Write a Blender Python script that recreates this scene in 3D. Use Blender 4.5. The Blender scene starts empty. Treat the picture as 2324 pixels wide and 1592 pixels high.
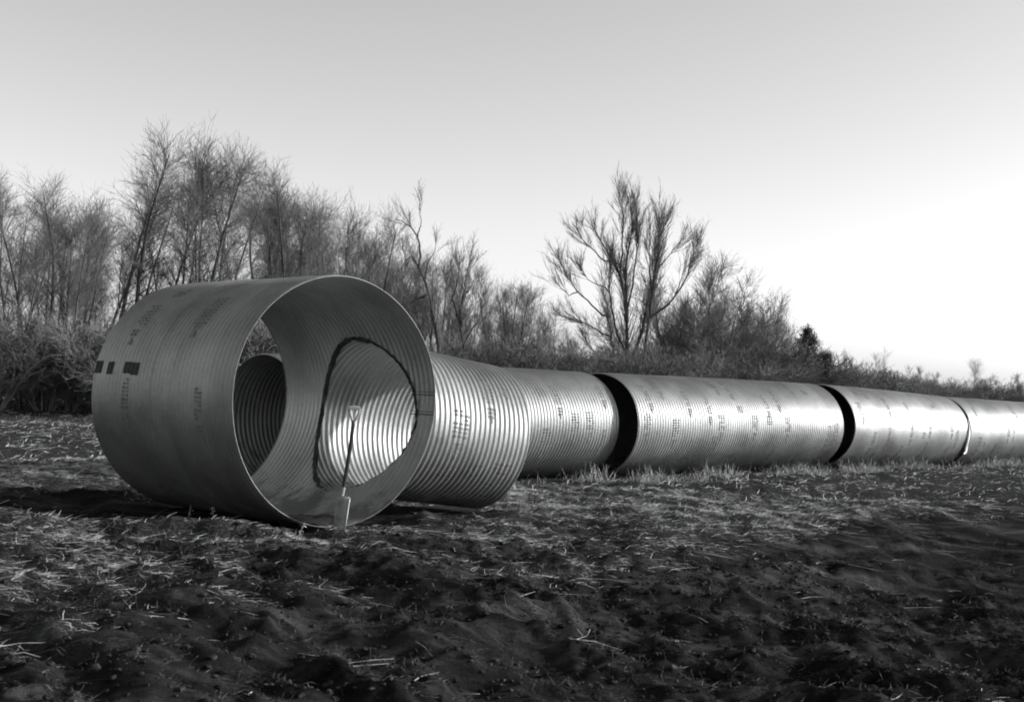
import bpy, math, random
import numpy as np
from mathutils import Vector, Matrix

rng = np.random.default_rng(71)
random.seed(71)
S = bpy.context.scene
COL = S.collection

# ------------------------------------------------------------------ camera
FPX, PITCH, ROLL, CAM_H = 3041.6, 0.0212, 0.0473, 1.369      # focal length in pixels of a 2323 px wide frame
IMW, IMH = 2323.0, 1592.0
cp_, sp_ = math.cos(PITCH), math.sin(PITCH)
cr_, sr_ = math.cos(ROLL), math.sin(ROLL)
RT = np.array([cr_, -sr_ * sp_, sr_ * cp_])
UP = np.array([-sr_, -cr_ * sp_, cr_ * cp_])
FW = np.array([0.0, cp_, sp_])
cam = bpy.data.cameras.new('camera')
cam_o = bpy.data.objects.new('camera', cam)
COL.objects.link(cam_o)
cam.sensor_width = 36.0
cam.lens = 36.0 * FPX / IMW
cam.clip_start, cam.clip_end = 0.1, 5000
cam_o.matrix_world = Matrix((
    (RT[0], UP[0], -FW[0], 0), (RT[1], UP[1], -FW[1], 0), (RT[2], UP[2], -FW[2], CAM_H), (0, 0, 0, 1)))
cam.dof.use_dof = True
cam.dof.focus_distance = 20.0
cam.dof.aperture_fstop = 7.0
S.camera = cam_o

# ------------------------------------------------------------------ light
SUN_AZ, SUN_EL = math.radians(86), math.radians(18.5)        # azimuth clockwise from +Y
sdir = Vector((math.sin(SUN_AZ) * math.cos(SUN_EL), math.cos(SUN_AZ) * math.cos(SUN_EL), math.sin(SUN_EL)))
sun = bpy.data.lights.new('sun', 'SUN')
sun.energy = 3.0
sun.angle = math.radians(0.6)
sun.color = (1.0, 0.985, 0.97)
sun_o = bpy.data.objects.new('sun', sun)
COL.objects.link(sun_o)
sun_o.rotation_euler = sdir.to_track_quat('Z', 'Y').to_euler()

world = bpy.data.worlds.new('World')
S.world = world
world.use_nodes = True
wn, wl = world.node_tree.nodes, world.node_tree.links
sky = wn.new('ShaderNodeTexSky')
sky.sky_type = 'NISHITA'
sky.sun_disc = False
sky.sun_elevation = SUN_EL
sky.sun_rotation = SUN_AZ
sky.dust_density = 1.6
sky.air_density = 1.0
sep = wn.new('ShaderNodeSeparateColor')          # black and white film: only its red and green response
wl.new(sky.outputs[0], sep.inputs[0])
m1 = wn.new('ShaderNodeMath'); m1.operation = 'MULTIPLY'; m1.inputs[1].default_value = 0.6
m2 = wn.new('ShaderNodeMath'); m2.operation = 'MULTIPLY_ADD'; m2.inputs[1].default_value = 0.4
wl.new(sep.outputs[0], m1.inputs[0]); wl.new(sep.outputs[1], m2.inputs[0]); wl.new(m1.outputs[0], m2.inputs[2])
bg = wn['Background']
wl.new(m2.outputs[0], bg.inputs[0])
bg.inputs[1].default_value = 0.15

S.view_settings.view_transform = 'Standard'
S.view_settings.look = 'None'
S.view_settings.gamma = 1.0
S.view_settings.use_curve_mapping = False
S.view_settings.exposure = 0.91
S.render.engine = 'CYCLES'
S.cycles.filter_width = 1.9
S.cycles.max_bounces = 6
S.cycles.diffuse_bounces = 3
S.cycles.glossy_bounces = 3


# ------------------------------------------------------------------ materials
TINT = (0.975, 1.0, 1.0)


def grey(v):
    return (v * TINT[0], v * TINT[1], v * TINT[2], 1)


def new_mat(name, rough=0.8, metal=0.0, spec=0.3):
    m = bpy.data.materials.new(name)
    m.use_nodes = True
    b = m.node_tree.nodes['Principled BSDF']
    b.inputs['Roughness'].default_value = rough
    b.inputs['Metallic'].default_value = metal
    b.inputs['Specular IOR Level'].default_value = spec
    return m, m.node_tree.nodes, m.node_tree.links, b


def noise(nd, lk, scale, detail=4, rough=0.55, vec=None):
    n = nd.new('ShaderNodeTexNoise')
    n.inputs['Scale'].default_value = scale
    n.inputs['Detail'].default_value = detail
    n.inputs['Roughness'].default_value = rough
    if vec is not None:
        lk.new(vec, n.inputs['Vector'])
    return n


def ramp(nd, lk, fac, stops):
    r = nd.new('ShaderNodeValToRGB')
    e = r.color_ramp.elements
    e[0].position, e[0].color = stops[0][0], grey(stops[0][1])
    e[1].position, e[1].color = stops[-1][0], grey(stops[-1][1])
    for p, v in stops[1:-1]:
        x = e.new(p); x.color = grey(v)
    lk.new(fac, r.inputs[0])
    return r


def varied(name, stops, scale, rough=0.85, metal=0.0, spec=0.3, coord='Object', bump=0.0, bscale=60):
    m, nd, lk, b = new_mat(name, rough, metal, spec)
    tc = nd.new('ShaderNodeTexCoord')
    n = noise(nd, lk, scale, 5, 0.6, tc.outputs[coord])
    r = ramp(nd, lk, n.outputs['Fac'], stops)
    lk.new(r.outputs[0], b.inputs['Base Color'])
    if bump:
        n2 = noise(nd, lk, bscale, 3, 0.6, tc.outputs[coord])
        bp = nd.new('ShaderNodeBump'); bp.inputs['Strength'].default_value = bump; bp.inputs['Distance'].default_value = 0.02
        lk.new(n2.outputs['Fac'], bp.inputs['Height']); lk.new(bp.outputs[0], b.inputs['Normal'])
    return m


def galvanised(name, lo, hi, rough, metal):
    m, nd, lk, b = new_mat(name, rough, metal, 0.4)
    tc = nd.new('ShaderNodeTexCoord')
    n = noise(nd, lk, 1.7, 6, 0.62, tc.outputs['Object'])
    n2 = noise(nd, lk, 28.0, 3, 0.6, tc.outputs['Object'])
    mx = nd.new('ShaderNodeMath'); mx.operation = 'MULTIPLY_ADD'; mx.inputs[1].default_value = 0.45
    lk.new(n2.outputs['Fac'], mx.inputs[0]); lk.new(n.outputs['Fac'], mx.inputs[2])
    r = ramp(nd, lk, mx.outputs[0], [(0.40, lo), (0.62, (lo + hi) / 2), (0.88, hi)])
    at = nd.new('ShaderNodeAttribute'); at.attribute_name = 'along'
    fl = nd.new('ShaderNodeMath'); fl.operation = 'FLOOR'; lk.new(at.outputs['Fac'], fl.inputs[0])
    wn_ = nd.new('ShaderNodeTexWhiteNoise'); wn_.noise_dimensions = '1D'; lk.new(fl.outputs[0], wn_.inputs['W'])
    st = noise(nd, lk, 0.9, 7, 0.7, tc.outputs['Object'])
    sr = nd.new('ShaderNodeMapRange'); sr.inputs['From Min'].default_value = 0.35; sr.inputs['From Max'].default_value = 0.6
    sr.inputs['To Min'].default_value = 0.78; sr.inputs['To Max'].default_value = 1.0
    lk.new(st.outputs['Fac'], sr.inputs['Value'])
    mr = nd.new('ShaderNodeMapRange'); mr.inputs['To Min'].default_value = 0.9; mr.inputs['To Max'].default_value = 1.1
    lk.new(wn_.outputs['Value'], mr.inputs['Value'])
    mm = nd.new('ShaderNodeMath'); mm.operation = 'MULTIPLY'; lk.new(sr.outputs[0], mm.inputs[0]); lk.new(mr.outputs[0], mm.inputs[1])
    vm = nd.new('ShaderNodeVectorMath'); vm.operation = 'SCALE'; lk.new(r.outputs[0], vm.inputs[0]); lk.new(mm.outputs[0], vm.inputs['Scale'])
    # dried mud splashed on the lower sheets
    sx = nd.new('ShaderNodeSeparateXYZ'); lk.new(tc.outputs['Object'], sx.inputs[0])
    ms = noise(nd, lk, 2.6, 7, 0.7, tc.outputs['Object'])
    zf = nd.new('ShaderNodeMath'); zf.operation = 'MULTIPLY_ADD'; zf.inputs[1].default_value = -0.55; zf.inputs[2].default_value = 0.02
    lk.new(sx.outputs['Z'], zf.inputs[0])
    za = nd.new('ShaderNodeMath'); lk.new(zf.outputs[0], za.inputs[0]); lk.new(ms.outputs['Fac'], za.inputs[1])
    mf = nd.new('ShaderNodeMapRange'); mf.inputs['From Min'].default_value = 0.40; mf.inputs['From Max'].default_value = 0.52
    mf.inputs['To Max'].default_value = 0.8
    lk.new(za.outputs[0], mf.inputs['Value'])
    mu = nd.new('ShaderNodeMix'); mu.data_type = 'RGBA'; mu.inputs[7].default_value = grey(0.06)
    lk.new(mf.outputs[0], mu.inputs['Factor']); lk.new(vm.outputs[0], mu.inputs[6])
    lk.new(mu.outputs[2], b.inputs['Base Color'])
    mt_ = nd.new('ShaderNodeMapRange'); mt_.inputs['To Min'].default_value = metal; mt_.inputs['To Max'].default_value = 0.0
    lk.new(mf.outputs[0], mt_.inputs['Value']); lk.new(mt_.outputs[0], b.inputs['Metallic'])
    rr = nd.new('ShaderNodeMapRange')
    rr.inputs['To Min'].default_value = rough - 0.07
    rr.inputs['To Max'].default_value = rough + 0.1
    lk.new(n.outputs['Fac'], rr.inputs['Value'])
    lk.new(rr.outputs[0], b.inputs['Roughness'])
    return m


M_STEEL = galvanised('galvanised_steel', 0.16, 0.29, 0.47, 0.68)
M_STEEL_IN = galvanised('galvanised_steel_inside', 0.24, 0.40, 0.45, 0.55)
M_EDGE = galvanised('bare_steel_edge', 0.6, 0.75, 0.35, 0.6)
M_CUT = varied('torch_cut_scale_and_shade', [(0.35, 0.012), (0.6, 0.04), (0.75, 0.11)], 11, 0.85, 0.2, 0.3, bump=0.6)
M_INK = varied('stencil_ink', [(0.35, 0.08), (0.7, 0.2)], 30, 0.7)
M_PAINT = varied('black_stencil_paint', [(0.3, 0.015), (0.75, 0.05)], 25, 0.75)
M_WHITE = galvanised('bright_band_steel', 0.5, 0.65, 0.45, 0.2)
M_BARK = varied('bark', [(0.3, 0.03), (0.7, 0.085)], 6, 0.9, bump=0.5, bscale=30)
M_BARK_PALE = varied('pale_bark', [(0.3, 0.09), (0.7, 0.2)], 5, 0.9, bump=0.4, bscale=30)
M_TWIG = varied('twigs', [(0.35, 0.07), (0.7, 0.15)], 1.2, 0.9)
M_TWIG_PALE = varied('pale_twigs', [(0.35, 0.09), (0.7, 0.19)], 0.9, 0.9)
M_LEAF = varied('evergreen_needles', [(0.35, 0.035), (0.7, 0.09)], 2.0, 0.85)
M_DARK_LUMP = varied('dark_lump_matt', [(0.3, 0.008), (0.7, 0.022)], 9, 1.0, 0, 0.0, bump=0.5)
M_STRAW = varied('straw', [(0.3, 0.07), (0.47, 0.24), (0.65, 0.56)], 8, 0.8)
M_STRAW_DARK = varied('rotted_grass', [(0.38, 0.008), (0.54, 0.035), (0.68, 0.13)], 18, 1.0, 0, 0.05)
M_CLOD = varied('soil_clod', [(0.34, 0.012), (0.52, 0.03), (0.7, 0.075)], 7, 1.0, 0, 0.0, bump=0.7, bscale=40)
M_WOOD = varied('ash_wood', [(0.3, 0.2), (0.7, 0.4)], 9, 0.6)
M_WOOD_DARK = varied('weathered_wood', [(0.3, 0.018), (0.7, 0.045)], 9, 0.85, 0, 0.1)
M_WOOD_PALE = varied('worn_pale_wood', [(0.3, 0.6), (0.7, 0.78)], 9, 0.5)
M_IRON = varied('spade_steel', [(0.3, 0.10), (0.7, 0.26)], 12, 0.55, 0.4)


# ------------------------------------------------------------------ noise for the terrain
def _hash(ix, iy, seed):
    n = (ix.astype(np.int64) * 374761393 + iy.astype(np.int64) * 668265263 + seed * 1274126177) & 0xFFFFFFFF
    n = ((n ^ (n >> 13)) * 1274126177) & 0xFFFFFFFF
    n = n ^ (n >> 16)
    return (n & 0xFFFF) / 65535.0


def vnoise(x, y, seed):
    ix, iy = np.floor(x), np.floor(y)
    fx, fy = x - ix, y - iy
    fx = fx * fx * fx * (fx * (fx * 6 - 15) + 10)
    fy = fy * fy * fy * (fy * (fy * 6 - 15) + 10)
    a, b = _hash(ix, iy, seed), _hash(ix + 1, iy, seed)
    c, d = _hash(ix, iy + 1, seed), _hash(ix + 1, iy + 1, seed)
    return (a + (b - a) * fx) * (1 - fy) + (c + (d - c) * fx) * fy - 0.5


def fbm(x, y, s, seed, octv=4, gain=0.55):
    t, amp = np.zeros_like(x), 1.0
    for k in range(octv):
        ca, sa = math.cos(0.6 * k + seed), math.sin(0.6 * k + seed)
        t += amp * vnoise((x * ca - y * sa) / s + 13.7 * k, (x * sa + y * ca) / s - 7.1 * k, seed + k * 17)
        amp *= gain; s *= 0.5
    return t


def sstep(a, b, x):
    t = np.clip((x - a) / (b - a), 0, 1)
    return t * t * (3 - 2 * t)


# pipes: mouth centre, azimuth, elevation, length, radius
R1, R2 = 1.1, 0.768


def axis(az, el=0.0):
    return np.array([math.sin(az) * math.cos(el), math.cos(az) * math.cos(el), math.sin(el)])


A1 = axis(-0.7781, -0.0161); C1 = np.array([-1.4664, 11.6183, 1.109]); L1 = 2.36
AB = axis(0.79, -0.115); EB = np.array([-0.3222, 14.1399, 0.755])            # branch: its open end
A4 = axis(0.7148, 0.0017); C4 = np.array([1.3326, 20.1016, 0.772]); L4 = 6.4
A3 = axis(0.7148, 0.0); L3 = 6.0
E3 = np.array([1.0405, 20.2227, 0.77]); C3 = E3 - A3 * L3
A5 = axis(0.6594, -0.0163); C5 = np.array([5.7614, 25.0431, 0.785]); L5 = 6.0
A6 = axis(0.70, -0.004); C6 = C5 + A5 * (L5 + 0.10) + np.array([0.04, -0.04, -0.015]); L6 = 6.1
PIPES = [(C1, A1, L1, R1), (EB - AB * 2.4, AB, 2.4, R2), (C3, A3, L3, R2), (C4, A4, L4, R2), (C5, A5, L5, R2), (C6, A6, L6, R2)]


def bank_dist(x, y):
    """metres past the edge of the level strip beside the pipes, towards the ditch on the camera's side"""
    d = np.array([0.60, 0.80])
    q = (x - 0.2) * d[1] - (y - 10.0) * d[0]
    return q + 0.5 * fbm(x, y, 2.2, 91, 3)


def pipe_foot(x, y, grow=0.0):
    m = np.zeros_like(x)
    for C, A, L, R in PIPES:
        a = A[:2] / np.linalg.norm(A[:2])
        u = (x - C[0]) * a[0] + (y - C[1]) * a[1]
        w = np.abs((x - C[0]) * a[1] - (y - C[1]) * a[0])
        inside = sstep(R * 0.95 + grow, R * 0.6 + grow, w) * sstep(-0.35 - grow, 0.0 - grow, u) * sstep(L + 0.35 + grow, L + grow, u)
        m = np.maximum(m, inside)
    return m


def height(x, y):
    x = np.asarray(x, float); y = np.asarray(y, float)
    far = sstep(18, 40, np.hypot(x, y))
    h = 0.10 * fbm(x, y, 2.6, 3, 3) + 0.085 * fbm(x, y, 0.62, 11, 4, 0.6) - 0.03
    rough = sstep(19, 11, y)
    h += rough * (0.045 * fbm(x, y, 0.42, 15, 4, 0.62) + 0.03 * fbm(x, y, 0.13, 16, 2))
    crumb = 1 - 2.2 * np.abs(fbm(x, y, 0.17, 18, 3, 0.6))
    h += sstep(15, 9, y) * 0.030 * np.clip(crumb, -0.6, 1) * (0.35 + sstep(-0.1, 0.3, fbm(x, y, 0.9, 21, 2)))
    # ploughed slices in the foreground, falling away to the right
    d = np.array([0.80, -0.60])
    across = x * 0.60 + y * 0.80 + 0.35 * fbm(x, y, 1.5, 27, 3)
    along = x * d[0] + y * d[1]
    fz = np.sin(across * 2 * math.pi / 0.82 + 0.8 * fbm(x, y, 2.0, 41, 2))
    fur = np.sign(fz) * np.abs(fz) ** 0.8
    patch = sstep(-0.18, 0.25, fbm(along / 3.0, across, 1.0, 55, 3) + 0.06)
    near = sstep(10.6, 8.6, y - 0.25 * x)
    h += 0.062 * fur * patch * near
    rid = 1 - 2 * np.abs(fbm(x * 0.8 - y * 0.25, y * 1.25 + x * 0.3, 0.85, 33, 3, 0.5))
    h += 0.06 * (np.clip(rid, 0, 1) ** 2 - 0.45) * sstep(13.5, 9.5, y - 0.3 * np.clip(x, 0, 9))
    q = bank_dist(x, y)
    h -= 0.30 * sstep(0.0, 2.6, q) * sstep(60, 30, y)
    h += 0.05 * np.exp(-((q + 0.25) / 0.35) ** 2) * sstep(30, 15, y)
    h += 0.05 * fbm(x, y, 0.5, 77, 3) * sstep(0, 1.0, q) * sstep(26, 16, y)
    # low berm left of the big pipe's mouth
    h += 0.13 * np.exp(-((y - 10.75 - 0.05 * (x + 2.9) - 0.2 * fbm(x, y, 0.9, 19, 2)) / 0.26) ** 2) * sstep(-5.2, -4.2, x) * sstep(-1.7, -2.3, x)
    # rut edges far left, behind the shadow
    h += 0.10 * np.exp(-((y - 13.6 - 0.15 * fbm(x, y, 1.2, 29, 2)) / 0.25) ** 2) * sstep(-3.2, -3.9, x)
    h += 0.09 * np.exp(-((y - 15.2 - 0.2 * fbm(x, y, 1.2, 39, 2)) / 0.4) ** 2) * sstep(-3.9, -4.6, x)
    m = pipe_foot(x, y)
    h = h * (1 - m) + (-0.03 + 0.2 * np.minimum(h, 0)) * m
    h = h * (1 - far) + far * (0.14 * fbm(x, y, 9.0, 63, 4) - 0.02)
    return h


# ------------------------------------------------------------------ helpers
def mesh_np(name, verts, faces, smooth=True, mats=(), midx=None):
    """faces: (n,3) or (n,4) array or list of such arrays"""
    me = bpy.data.meshes.new(name)
    if not isinstance(faces, (list, tuple)):
        faces = [faces]
    faces = [np.asarray(f, np.int32) for f in faces if len(f)]
    verts = np.asarray(verts, np.float32)
    me.vertices.add(len(verts))
    me.vertices.foreach_set('co', verts.ravel())
    tot = np.concatenate([np.full(len(f), f.shape[1], np.int32) for f in faces])
    loops = np.concatenate([f.ravel() for f in faces])
    me.loops.add(len(loops))
    me.loops.foreach_set('vertex_index', loops)
    me.polygons.add(len(tot))
    st = np.zeros(len(tot), np.int32); st[1:] = np.cumsum(tot)[:-1]
    me.polygons.foreach_set('loop_start', st)
    me.polygons.foreach_set('use_smooth', np.full(len(tot), smooth, bool))
    for m in mats:
        me.materials.append(m)
    if midx is not None:
        me.polygons.foreach_set('material_index', np.asarray(midx, np.int32))
    me.update(calc_edges=True)
    me.validate()
    return me


def link(name, data, parent=None, loc=None):
    o = bpy.data.objects.new(name, data)
    COL.objects.link(o)
    if parent is not None:
        o.parent = parent
    if loc is not None:
        o.location = loc
    return o


def tag(o, label=None, cat=None, group=None, kind=None):
    if label: o['label'] = label
    if cat: o['category'] = cat
    if group: o['group'] = group
    if kind: o['kind'] = kind
    return o


class Tubes:
    """collects polylines with radii and turns them into one tube mesh"""

    def __init__(self):
        self.b = {}

    def add(self, pts, rad, sides=3):
        self.b.setdefault((len(pts), sides), []).append((np.asarray(pts, float), np.asarray(rad, float)))

    def mesh(self, name, mat):
        V, F, off = [], [], 0
        for (n, s), items in self.b.items():
            P = np.stack([i[0] for i in items]); R = np.stack([i[1] for i in items])
            M = len(items)
            T = np.empty_like(P)
            T[:, 1:-1] = P[:, 2:] - P[:, :-2]; T[:, 0] = P[:, 1] - P[:, 0]; T[:, -1] = P[:, -1] - P[:, -2]
            T /= np.linalg.norm(T, axis=2, keepdims=True) + 1e-9
            main = P[:, -1] - P[:, 0]
            ref = np.where(np.abs(main[:, 2:3]) > 0.8 * np.linalg.norm(main, axis=1, keepdims=True), [[1.0, 0.2, 0]], [[0.1, 0.2, 1.0]])
            e1 = np.cross(T, ref[:, None, :]); e1 /= np.linalg.norm(e1, axis=2, keepdims=True) + 1e-9
            e2 = np.cross(T, e1)
            an = np.arange(s) * 2 * math.pi / s
            ring = P[:, :, None] + R[:, :, None, None] * (np.cos(an)[:, None] * e1[:, :, None] + np.sin(an)[:, None] * e2[:, :, None])
            V.append(ring.reshape(-1, 3))
            idx = off + np.arange(M * n * s).reshape(M, n, s)
            a = idx[:, :-1]; b = idx[:, 1:]
            F.append(np.stack([a, np.roll(a, -1, 2), np.roll(b, -1, 2), b], -1).reshape(-1, 4))
            off += M * n * s
        return mesh_np(name, np.concatenate(V), F, True, [mat])


# ------------------------------------------------------------------ ground
def axis_coords(a, b, step, lo, hi, grow=1.09):
    c = list(np.arange(a, b, step))
    s = step; v = c[-1]
    while v < hi:
        s *= grow; v += s; c.append(v)
    s = step; v = a
    front = []
    while v > lo:
        s *= grow; v -= s; front.append(v)
    return np.array(front[::-1] + c)


gx = axis_coords(-3.4, 4.4, 0.030, -900, 900, 1.06)
gy = axis_coords(4.8, 9.6, 0.027, -60, 1500, 1.04)
GX, GY = np.meshgrid(gx, gy)
GZ = height(GX, GY)
nx, ny = len(gx), len(gy)
idx = np.arange(nx * ny).reshape(ny, nx)
gf = np.stack([idx[:-1, :-1], idx[:-1, 1:], idx[1:, 1:], idx[1:, :-1]], -1).reshape(-1, 4)
gme = mesh_np('ground', np.stack([GX, GY, GZ], -1).reshape(-1, 3), gf, True)


def straw_cover(x, y):
    """0 bare dark soil .. 1 thick dead grass"""
    q = bank_dist(x, y)
    c = 0.62 + 0.9 * fbm(x, y, 1.3, 101, 4)
    c -= 0.55 * sstep(-0.2, 0.9, q)  # less straw past the bank edge, so the ground is darker there
    c -= 0.16 * sstep(10.3, 8.6, y) * sstep(3, 0, q)
    c -= 0.45 * sstep(-1.6, -2.2, x) * sstep(10.8, 11.2, y) * sstep(13.6, 13.2, y)  # straw thinned to paint the big pipe's ground shadow darker
    c += 0.25 * sstep(11.5, 14, y) * sstep(0.4, -0.4, q) * sstep(-1.5, -0.5, x) + 0.25 * sstep(14, 20, y) * sstep(0.4, -0.4, q)
    c += 0.15 * sstep(-2.0, -4.0, x) * sstep(11, 13, y)
    c = c * (1 - 0.55 * sstep(0.3, 1.4, q))
    return np.clip(c, 0, 1)


cov = straw_cover(GX, GY).ravel()
at = gme.attributes.new('cover', 'FLOAT', 'POINT')
at.data.foreach_set('value', cov.astype(np.float32))
m, nd, lk, b = new_mat('field_soil', 1.0, 0, 0.0)
tc = nd.new('ShaderNodeTexCoord')
att = nd.new('ShaderNodeAttribute'); att.attribute_name = 'cover'
mp = nd.new('ShaderNodeMapping')                 # pale and dark streaks paint lit and shaded faces of the plough slices
mp.inputs['Rotation'].default_value = (0, 0, 0.64)
mp.inputs['Scale'].default_value = (0.45, 2.2, 1.0)
lk.new(tc.outputs['Object'], mp.inputs['Vector'])
n1 = noise(nd, lk, 1.5, 8, 0.68, mp.outputs[0])
n2 = noise(nd, lk, 38.0, 4, 0.65, tc.outputs['Object'])
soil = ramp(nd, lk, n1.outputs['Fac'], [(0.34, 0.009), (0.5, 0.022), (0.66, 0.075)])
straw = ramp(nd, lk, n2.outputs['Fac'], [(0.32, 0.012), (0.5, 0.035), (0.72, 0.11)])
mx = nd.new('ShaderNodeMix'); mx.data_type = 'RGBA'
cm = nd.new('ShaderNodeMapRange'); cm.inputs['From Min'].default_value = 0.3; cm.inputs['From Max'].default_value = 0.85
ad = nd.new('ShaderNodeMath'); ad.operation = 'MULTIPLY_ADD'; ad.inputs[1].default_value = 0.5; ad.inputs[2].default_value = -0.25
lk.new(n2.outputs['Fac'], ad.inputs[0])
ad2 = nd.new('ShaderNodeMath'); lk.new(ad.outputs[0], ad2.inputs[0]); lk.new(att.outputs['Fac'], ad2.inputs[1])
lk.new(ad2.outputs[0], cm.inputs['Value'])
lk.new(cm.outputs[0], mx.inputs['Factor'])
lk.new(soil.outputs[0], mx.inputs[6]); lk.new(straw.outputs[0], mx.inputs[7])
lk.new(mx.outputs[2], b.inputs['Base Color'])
bp = nd.new('ShaderNodeBump'); bp.inputs['Strength'].default_value = 1.0; bp.inputs['Distance'].default_value = 0.04
n3 = noise(nd, lk, 21.0, 9, 0.78, tc.outputs['Object'])
lk.new(n3.outputs['Fac'], bp.inputs['Height']); lk.new(bp.outputs[0], b.inputs['Normal'])
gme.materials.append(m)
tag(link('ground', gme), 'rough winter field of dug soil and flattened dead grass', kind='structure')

# ------------------------------------------------------------------ corrugated pipes
PITCHC, DEPTH, WALL = 0.0677, 0.0075, 0.004


def frame_of(a):
    e1 = np.cross(a, [0, 0, 1.0]); e1 /= np.linalg.norm(e1)
    return e1, np.cross(e1, a)


def corr_r(u, R):
    d = DEPTH if R < 1 else 0.0058
    return R - DEPTH - d * np.cos(2 * math.pi * np.asarray(u) / PITCHC)


def dent(u, th, seed):
    """slight out-of-round of a sheet pipe"""
    return 0.006 * np.sin(2 * th + seed) + 0.004 * np.sin(3 * th + 1.7 * seed + 0.4 * u) + 0.004 * np.sin(1.1 * u + seed) + 0.003 * np.sin(5 * th + 2.3 * u + seed) * np.sin(1.7 * u + 2 * seed)


def pipe_sheet(a, R, L, per, nth, seed, seam=None):
    """outer and inner wall in local axes (u along a); returns verts (2, nu, nth, 3) relative to the mouth centre"""
    e1, e2 = frame_of(a)
    nu = int(round(L / PITCHC * per)) // 2 * 2 + 1
    u = np.linspace(0, L, nu)
    th = np.arange(nth) * 2 * math.pi / nth
    U, TH = np.meshgrid(u, th, indexing='ij')
    rr = corr_r(U, R) + dent(U, TH, seed)
    if seam is not None:
        rr = rr + 0.006 * sstep(seam - 0.01, seam + 0.01, U)
    out = []
    for w in (0.0, WALL):
        r = rr - w
        out.append(U[..., None] * a + r[..., None] * (np.cos(TH)[..., None] * e1 + np.sin(TH)[..., None] * e2))
    return np.stack(out), U, TH, rr


def sheet_faces(nu, nth, off, flip):
    i = off + np.arange(nu * nth).reshape(nu, nth)
    a, b = i[:-1], i[1:]
    q = np.stack([a, np.roll(a, -1, 1), np.roll(b, -1, 1), b], -1)
    return q[..., ::-1] if flip else q


def build_barrel(name, C, a, R, L, per, nth, seed, parent, seam=None, cut=None, trim=None, coarse=False):
    P, U, TH, rr = pipe_sheet(a, R, L, per, nth, seed, seam)
    _, nu, _, _ = P.shape
    V = P + np.asarray(C)
    keep = np.ones((nu - 1, nth), bool)
    if cut is not None or trim is not None:
        W = V.reshape(2, nu * nth, 3)
        for k in range(2):
            W[k], ok = (cut or trim)(W[k])
        ok = ok.reshape(nu, nth)
        keep = ok[:-1] & ok[1:] & np.roll(ok, -1, 1)[:-1] & np.roll(ok, -1, 1)[1:]
        V = W.reshape(V.shape)
    fo = sheet_faces(nu, nth, 0, False)[keep]
    fi = sheet_faces(nu, nth, nu * nth, True)[keep]
    rim = []
    o = np.arange(nth); o2 = np.roll(o, -1); base = nu * nth
    if keep[0].any():
        rim.append(np.stack([o, base + o, base + o2, o2], -1)[keep[0]])
    last = (nu - 1) * nth
    rim.append(np.stack([last + o, last + o2, base + last + o2, base + last + o], -1)[keep[-1]])
    rim = np.concatenate(rim)
    if coarse:                                    # the hidden inner wall of the far pipes keeps every second ring
        fi = sheet_faces(nu, nth, nu * nth, True).reshape(nu - 1, nth, 4)
        i = nu * nth + np.arange(nu * nth).reshape(nu, nth)
        a_, b_ = i[:-2:2], i[2::2]
        fi = np.stack([a_, np.roll(a_, -1, 1), np.roll(b_, -1, 1), b_], -1)[..., ::-1].reshape(-1, 4)
    org = np.array(parent.location) if parent else np.zeros(3)
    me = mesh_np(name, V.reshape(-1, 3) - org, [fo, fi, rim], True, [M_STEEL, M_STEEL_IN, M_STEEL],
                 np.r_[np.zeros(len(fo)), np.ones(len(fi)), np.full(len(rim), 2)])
    av = me.attributes.new('along', 'FLOAT', 'POINT')
    av.data.foreach_set('value', np.tile((U / 0.62 + 7.3 * seed).ravel(), 2).astype(np.float32))
    return link(name, me, parent)


def ring_bar(name, C, a, R, seed, u, rad, parent, mat, nth=160, keep=None, wob=0.0):
    """round reinforcing rim, a thin closed bar"""
    e1, e2 = frame_of(a)
    th = np.arange(nth) * 2 * math.pi / nth
    r0 = R - 2 * DEPTH + dent(np.full_like(th, u), th, seed)
    ph = np.arange(6) * math.pi / 3
    rr = r0[:, None] + rad * np.cos(ph)
    uu = u + rad * np.sin(ph)[None] + wob * rng.normal(size=(nth, 1))
    V = np.asarray(C) + uu[..., None] * a + rr[..., None] * (np.cos(th)[:, None, None] * e1 + np.sin(th)[:, None, None] * e2)
    i = np.arange(nth * 6).reshape(nth, 6)
    j = np.roll(i, -1, 0)
    F = np.stack([i, np.roll(i, -1, 1), np.roll(j, -1, 1), j], -1).reshape(-1, 4)
    me = mesh_np(name, V.reshape(-1, 3) - np.array(parent.location), F, True, [mat])
    return link(name, me, parent)


def patch_quads(rects, C, a, R, seed, lift, org):
    """rects: (u0, u1, t0, t1[, taper]) in metres along and radians round; each is draped on the corrugation"""
    e1, e2 = frame_of(a)
    V, F, off = [], [], 0
    for rc in rects:
        u0, u1, t0, t1 = rc[:4]
        taper = rc[4] if len(rc) > 4 else 1.0
        nu_, nt_ = max(2, int((u1 - u0) / 0.009) + 2), max(2, int((t1 - t0) * R / 0.05) + 2)
        s = np.linspace(0, 1, nu_)[:, None]; t = np.linspace(0, 1, nt_)[None]
        k = taper + (1 - taper) * t                      # narrow at the low end when tapered
        um = (u0 + u1) / 2
        U = um + (s - 0.5) * (u1 - u0) * k
        T = t0 + (t1 - t0) * t + 0 * s
        r = corr_r(U, R) + dent(U, T, seed) + lift
        P = np.asarray(C) + U[..., None] * a + r[..., None] * (np.cos(T)[..., None] * e1 + np.sin(T)[..., None] * e2)
        V.append(P.reshape(-1, 3))
        i = off + np.arange(nu_ * nt_).reshape(nu_, nt_)
        F.append(np.stack([i[:-1, :-1], i[:-1, 1:], i[1:, 1:], i[1:, :-1]], -1).reshape(-1, 4))
        off += nu_ * nt_
    return np.concatenate(V) - org, np.concatenate(F)


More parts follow.
